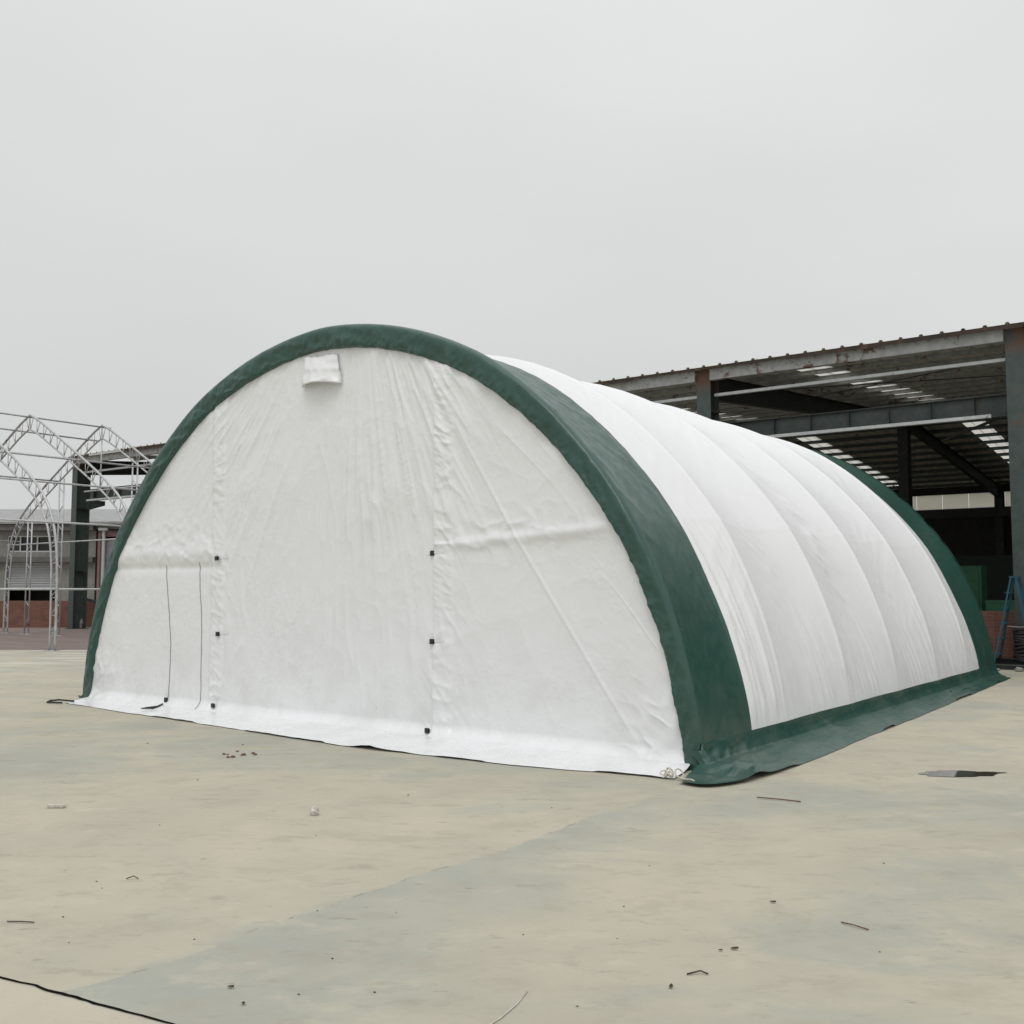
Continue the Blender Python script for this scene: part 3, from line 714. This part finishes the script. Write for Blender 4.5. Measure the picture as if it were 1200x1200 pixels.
# ------------------------------------------------------------------ galvanised tube frame on the left
fr = tag(empty('shelter_frame', (-25.7, 8, 0)), 'bare galvanised tube frame of an unfinished peaked shelter, left of the white shelter', 'frame')
FX = -25.7; prof = [(0,6.68),(.35,6.56),(1.4,5.99),(2.87,5.18),(3.55,4.80),(4.3,4.33),(4.85,3.92),(5.2,3.5),(5.42,3.1),(5.55,2.65),(5.62,2.2),(5.65,1.4),(5.65,0)]
def smooth_prof(n=46):
    a = np.array(prof); dd = np.r_[0, np.cumsum(np.hypot(*np.diff(a, axis=0).T))]; t = np.linspace(0, dd[-1], n)
    q = np.stack([np.interp(t, dd, a[:,0]), np.interp(t, dd, a[:,1])], -1)
    for _ in range(3): q[1:-1] = (q[:-2]+2*q[1:-1]+q[2:])/4
    return q
def truss(y):
    q = smooth_prof(); tn = np.gradient(q, axis=0); tn /= np.linalg.norm(tn, axis=1)[:,None]; inn = np.stack([tn[:,1], -tn[:,0]], -1)
    wdt = np.interp(np.arange(len(q)), [0, 4, 22, 30, 45], [.40,.36,.33,.27,.25]); q2 = q + inn*wdt[:,None]
    q2[0] = (0, q[0,1]-.42)
    m = MB()
    for c, r in ((q, .034), (q2, .027)):
        full = np.r_[(c[::-1]*[-1,1]), c[1:]]; m.tube([(FX+a, y, b) for a, b in full], r, 7)
    for sg in (-1, 1):
        for i in range(0, 44, 1):
            if i % 2 == 0: a, b = q[i], q2[i+1]
            else: a, b = q2[i], q[i]
            m.tube([(FX+sg*a[0], y, a[1]), (FX+sg*b[0], y, b[1])], .011, 5)
        m.box(FX+sg*5.52-.2, FX+sg*5.52+.2, y-.1, y+.1, .0, .012)
    return m
ys = [3.55, 5.77, 7.95, 10.3]
for y in ys: child(truss(y), 'truss_arch', M_GALV, fr, smooth=True)
for u, z in ((0,6.62),(-.72,6.28),(2.87,5.10),(-1.75,5.74),(-2.87,5.10),(4.3,4.25),(5.40,3.15),(-5.40,3.15),(5.62,1.5),(-5.62,1.5)):
    m = MB(); m.tube([(FX+u, 2.6, z), (FX+u, 10.6, z)], .026, 7); child(m, 'purlin', M_GALV, fr, smooth=True)
def zt(u): 
    a = np.array(prof); return float(np.interp(abs(u), a[:,0], a[:,1]))
for u in (-4.15, -2.25, 1.85, 3.9):
    m = MB(); y = 10.3; top = zt(u)-.35
    for o in (-.13, .13): m.tube([(FX+u+o, y, 0), (FX+u+o, y, top-abs(o)*.3)], .027, 6)
    for k, z in enumerate(np.arange(.3, top-.4, .62)): m.tube([(FX+u-.13, y, z+(.2 if k % 2 else 0)), (FX+u+.13, y, z+(0 if k % 2 else .25))], .014, 5)
    m.box(FX+u-.3, FX+u+.3, y-.1, y+.1, 0, .012)
    child(m, 'end_post', M_GALV, fr, smooth=True)
m = MB(); m.tube([(FX,10.3,6.25),(FX,10.3,4.6)], .024, 6); m.tube([(FX-.9,10.3,4.62),(FX+4.0,10.3,4.62)], .026, 6); child(m, 'end_tie', M_GALV, fr, smooth=True)
m = MB(); m.tube([(FX-5.6,10.3,3.02),(FX+1.8,10.3,3.05)], .024, 6); m.tube([(FX-5.6,10.3,1.5),(FX+5.6,10.3,1.5)], .024, 6); child(m, 'end_tie', M_GALV, fr, smooth=True)

# ------------------------------------------------------------------ left background : brick wall, building
a = loc(-24, 40.6); b = loc(-17.5, 40.6); brick_wall('brick_wall', a, b, 1.05, 'long low red brick wall at far left, in front of the grey building', .24, .0)
a = loc(-17.1, 40.9); b = loc(-12.2, 40.9); brick_wall('brick_wall', a, b, 1.02, 'short red brick wall to the right of the far left column', .24, .0)
m = MB(); p = loc(-17.25, 40.2); q = loc(-14.6, 40.2, .55); m.bar((p.x,p.y,1.25), (q.x,q.y,.62), .12, .12)
m.bar((p.x,p.y,0), (p.x,p.y,1.25), .07, .07); m.bar((q.x,q.y,0), (q.x,q.y,.60), .07, .07)
tag(m.build('brace_rail', M_COLUMN), 'slanting green steel rail on two posts in front of the short brick wall', 'rail')
lump('stone_block', tuple(loc(-16.7, 39.6, .16)), .26, M_CONCRETEBIT, 'pale rough stone block at the foot of the far left column', 'stone', 1.1, seed=77)
D = 46.0; K = D/1198.5
bl = tag(empty('grey_building', loc(0, D), -YAW), 'grey rendered building with ribbon window, roller shutters and pale sloping roof behind the tube frame', 'building')
U = lambda px: (px-600)*K
def zz(py): return CAM.z + (691.3-py)*K
E1 = U(112); EL = U(-120); ER = U(330)
m = MB()
m.box(EL, U(8), 0, .25, 0, zz(618)); m.box(U(66), U(90), 0, .25, 0, zz(628)); m.box(U(103), E1, 0, .25, 0, zz(618))
m.box(U(8), U(66), 0, .25, zz(628)+.0, zz(618)); m.box(U(66), U(103), 0, .25, zz(628), zz(618))
m.box(U(8), U(66), 0, .25, zz(660), zz(647)); m.box(U(90), U(103), 0, .25, zz(665), zz(650))
m.box(EL, ER, 8, 8.2, 0, zz(618)); m.box(EL, EL+.2, .25, 8, 0, zz(618))
m.build('wall', M_PLASTER, bl)
m = MB(); m.box(E1, ER, -.05, .25, zz(620), zz(612)); m.box(U(116), U(119), 0, .25, 0, zz(620)); m.box(U(160), ER, 0, .25, 0, zz(620)); m.box(U(119), U(160), .12, .25, 0, zz(632)); m.build('wall', M_PLASTER, bl)
m = MB(); m.box(EL, E1, -.32, -.003, zz(659), zz(653)); m.box(EL, E1, -.35, -.003, zz(622), zz(615)); m.build('ledge', M_PLASTER2, bl)
m = MB(); m.prism([(-.45,zz(612)),(4.2,zz(588)),(8.6,zz(612)),(8.6,zz(612)-.1),(4.2,zz(588)-.1),(-.45,zz(612)-.1)], 'x', EL-.3, ER+.3); m.build('roof', M_ROOFTILE, bl)
def window(x0, x1, z0, z1, mull):
    w = MB(); t = .055
    w.box(x0, x1, .04, .10, z0, z0+t); w.box(x0, x1, .04, .10, z1-t, z1)
    w.box(x0, x0+t, .042, .098, z0+t, z1-t); w.box(x1-t, x1, .042, .098, z0+t, z1-t)
    for x in mull: w.box(x-t/2, x+t/2, .042, .098, z0+t, z1-t)
    o = w.build('window', M_FRAME, bl); g = MB(); g.box(x0+.02, x1-.02, .12, .13, z0+.02, z1-.02); g.build('pane', M_GLASSDARK, o)
window(U(8), U(66), zz(647), zz(628), [U(23), U(43)])
window(U(90), U(103), zz(650), zz(628), [])
def shutter(x0, x1, z0, z1):
    s = MB(); n = int((z1-z0)/.11); P = []
    for i in range(n+1):
        z = z0+(z1-z0)*i/n; P.append((z, .13)); P.append((z+.055*(z1-z0)/n/.11, .16)); 
    s.grid(np.array([[(x0, y, min(z, z1)) for z, y in P], [(x1, y, min(z, z1)) for z, y in P]])); s.box(x0, x1, .10, .2, z0-.09, z0-.002)
    s.build('roller_shutter', M_SHUTTER, bl)
shutter(U(8), U(66), zz(689), zz(660)); shutter(U(90), U(103), zz(689), zz(665))
m = MB(); m.box(EL+.3, ER, 2.2, 2.3, 0, zz(650)); m.build('dark_backing', M_BLACK, bl)  # black sheet standing in for the darkness inside the openings
m = MB(); x = U(122.5); m.tube([(x,-.12,.2),(x,-.12,zz(620))], .075, 8); m.box(x-.2, x+.2, -.28, -.06, zz(622), zz(619)); m.build('downpipe', M_FRAME, bl, smooth=False)
m = MB(); m.box(U(115), U(118), -.06, .0, 0, zz(624)); m.box(U(115), U(165), -.062, -.002, zz(629), zz(624)); m.build('door_frame', M_PINK, bl)
m = MB(); m.box(U(119), U(160), .06, .11, 0, zz(632)); m.build('door', M_LILAC, bl)

# ------------------------------------------------------------------ small litter on the concrete
def twig(name, pts, r, mat, label, cat='twig', group=None):
    m = MB(); m.tube(pts, r, 6); return tag(m.build(name, mat, smooth=True), label, cat, group)
def leaf(x, y, s, rot, label):
    s *= .56
    m = MB(); P = []
    for i, t in enumerate(np.linspace(0, 1, 9)):
        w = s*.28*math.sin(math.pi*t)**.8; a = s*(t-.5); row = []
        for j in (-1, 0, 1):
            xx = a; yy = j*w; z = .006 + .25*s*abs(j)*(.3+.5*t) + .15*s*(t-.4)**2
            row.append((x+xx*math.cos(rot)-yy*math.sin(rot), y+xx*math.sin(rot)+yy*math.cos(rot), z))
        P.append(row)
    m.grid(np.array(P)); o = m.build('dead_leaf', M_LEAF, smooth=True); o.modifiers.new('thickness','SOLIDIFY').thickness = .0015
    return tag(o, label, 'leaf')
twig('twig', [(.80,-.78,.012),(.86,-.755,.010),(.97,-.735,.010),(1.10,-.72,.008)], .0045, M_STRAW, 'reddish brown twig lying in front of the near green corner of the shelter')
twig('twig', [(-.80,-5.34,.006),(-.74,-5.305,.008),(-.69,-5.275,.006)], .0028, M_PEBBLE, 'short dark twig by the left edge, above the open joint')
twig('twig', [(-.98,-4.63,.006),(-.96,-4.60,.016),(-.935,-4.59,.005)], .0028, M_PEBBLE, 'tiny bent dark twig on the dusty slab at left')
twig('twig', [(2.20,-3.13,.005),(2.26,-3.15,.010),(2.33,-3.16,.005)], .003, M_STRAW, 'thin pale brown twig alone on the right of the foreground')
twig('thread', [(1.60,-4.95,.003),(1.595,-4.85,.004),(1.57,-4.72,.004),(1.53,-4.60,.003)], .0028, M_SCRAP, 'thin white thread lying on the concrete at the bottom edge', 'thread')
twig('twig', [(1.93,-4.10,.005),(1.965,-4.055,.012),(1.995,-4.05,.005)], .0035, M_PEBBLE, 'curled dark twig near two dark leaves at the lower right')
leaf(1.96,-3.73,.055,.5,'dark folded dead leaf, right one of the pair in the right foreground')
leaf(1.92,-3.78,.03,.2,'tiny dark dead leaf, left one of the pair in the right foreground')
leaf(1.94,-4.25,.045,1.9,'dark upright leaf scrap nearest the bottom of the right foreground')
leaf(1.84,-3.03,.05,.1,'flat brown leaf beyond the pair of leaves in the right foreground')
leaf(.62,-5.23,.045,.4,'small dark leaf on the grey slab left of the bottom centre')
leaf(.78,-5.30,.04,-.7,'curled brown leaf at the bottom edge left of centre')
pe = [(-1.07,-4.74,.012),(-.94,-4.79,.009),(-.67,-5.15,.012),(-.33,-5.32,.008),(.06,-4.98,.010),(.19,-4.40,.010),(-1.28,-2.16,.016),(.70,-4.79,.012),(1.08,-4.94,.012),(.87,-5.12,.011),(-.2,-1.9,.013),(1.3,-3.5,.011),(1.15,-4.1,.009),(-3.0,-2.7,.016),(-.9,-3.4,.010),(.5,-4.2,.008),(2.05,-2.0,.012),(1.5,-3.9,.008),(1.75,-4.6,.009),(2.45,-3.4,.009),(-1.9,-3.8,.012),(-5.0,-1.8,.02),(-4.2,-1.3,.02),(1.05,-2.8,.010)]
for i, (x, y, r) in enumerate(pe):
    r *= .42
    lump('pebble', (x,y,r*.35), r, M_PEBBLE, 'tiny dark pebble scattered on the open concrete in front of the shelter', 'pebble', .55, 'tiny dark pebbles on the concrete', 100+i)
lump('paper_scrap', (-1.34,-3.01,.022), .032, M_SCRAP, 'crumpled pale paper scrap standing out on the beige slab left of centre', 'paper', 1.1, seed=201)
m = MB(); m.bar((-2.97,-3.94,.012),(-2.87,-3.87,.014),.03,.018); tag(m.build('wood_chip', M_SCRAP), 'pale wood chip lying near the left edge of the concrete', 'chip')
for i in range(9):
    a = rng.uniform(0,6.28); r = rng.uniform(.02,.38); lump('brick_crumb', (-3.75+1.0*r*math.cos(a), -1.72+.6*r*math.sin(a), .006), rng.uniform(.010,.024), M_BRICK, 'small reddish brick crumb in the little heap in front of the shelter door', 'crumb', .5, 'brick crumbs in front of the shelter door', 300+i)

# ------------------------------------------------------------------ light : overcast sky, weak wide sun
w = bpy.data.worlds.new('World'); S.world = w; w.use_nodes = True; nt = w.node_tree; bg = nt.nodes['Background']
SUN_EL, SUN_AZ = R(58), R(35)      # azimuth measured from -y towards +x
sky = nt.nodes.new('ShaderNodeTexSky'); sky.sky_type = 'NISHITA'; sky.sun_disc = False; sky.sun_elevation = SUN_EL; sky.sun_rotation = math.pi - SUN_AZ; sky.dust_density = 4
hs = nt.nodes.new('ShaderNodeHueSaturation'); hs.inputs['Saturation'].default_value = .15; nt.links.new(sky.outputs[0], hs.inputs['Color'])
tc = nt.nodes.new('ShaderNodeTexCoord'); sx = nt.nodes.new('ShaderNodeSeparateXYZ'); nt.links.new(tc.outputs['Generated'], sx.inputs[0])
cr = nt.nodes.new('ShaderNodeValToRGB'); e = cr.color_ramp; e.elements[0].position = 0; e.elements[0].color = (6.2/14,6.28/14,6.3/14,1)
e.elements[1].position = 1; e.elements[1].color = (1.0,1.0,1.02,1)
for p_, c_ in ((.25,(6.95,7.05,7.05)),(.5,(7.75,7.95,7.9)),(.62,(8.5,8.6,8.6))):
    q = e.elements.new(p_); q.color = (c_[0]/14, c_[1]/14, c_[2]/14, 1)
nt.links.new(sx.outputs[2], cr.inputs[0])
sc_ = nt.nodes.new('ShaderNodeVectorMath'); sc_.operation = 'SCALE'; sc_.inputs['Scale'].default_value = 14; nt.links.new(cr.outputs[0], sc_.inputs[0])
no = nt.nodes.new('ShaderNodeTexNoise'); no.inputs['Scale'].default_value = 1.6; no.inputs['Detail'].default_value = 4; no.inputs['Roughness'].default_value = .45
mp = nt.nodes.new('ShaderNodeMapping'); mp.inputs['Scale'].default_value = (1,1,2.6); nt.links.new(tc.outputs['Generated'], mp.inputs[0]); nt.links.new(mp.outputs[0], no.inputs['Vector'])
mr = nt.nodes.new('ShaderNodeMapRange'); mr.inputs['From Min'].default_value = .3; mr.inputs['From Max'].default_value = .7; mr.inputs['To Min'].default_value = .95; mr.inputs['To Max'].default_value = 1.05
nt.links.new(no.outputs[0], mr.inputs['Value'])
cl = nt.nodes.new('ShaderNodeVectorMath'); cl.operation = 'SCALE'; nt.links.new(sc_.outputs[0], cl.inputs[0]); nt.links.new(mr.outputs[0], cl.inputs['Scale'])
mx = nt.nodes.new('ShaderNodeMix'); mx.data_type = 'RGBA'; mx.inputs[0].default_value = .94; nt.links.new(hs.outputs[0], mx.inputs[6]); nt.links.new(cl.outputs[0], mx.inputs[7])
nt.links.new(mx.outputs[2], bg.inputs['Color']); bg.inputs['Strength'].default_value = .1
sd = bpy.data.lights.new('sun', 'SUN'); sd.energy = .8; sd.angle = R(25); sd.color = (1,.97,.92)
so = bpy.data.objects.new('sun', sd); COL.objects.link(so)
dirv = Vector((math.sin(SUN_AZ)*math.cos(SUN_EL), -math.cos(SUN_AZ)*math.cos(SUN_EL), math.sin(SUN_EL)))
so.rotation_euler = dirv.to_track_quat('Z', 'Y').to_euler(); so.location = (10,-15,25)

cd = bpy.data.cameras.new('camera'); co = bpy.data.objects.new('camera', cd); COL.objects.link(co)
cd.sensor_width = 36; cd.lens = 36*F; cd.clip_end = 2000; cd.clip_start = .05
co.location = CAM; co.rotation_euler = (math.pi/2+PIT, 0, -YAW); S.camera = co
S.render.engine = 'CYCLES'; S.view_settings.view_transform = 'Standard'; S.view_settings.look = 'None'; S.view_settings.exposure = 0; S.view_settings.gamma = 1
S.cycles.max_bounces = 8
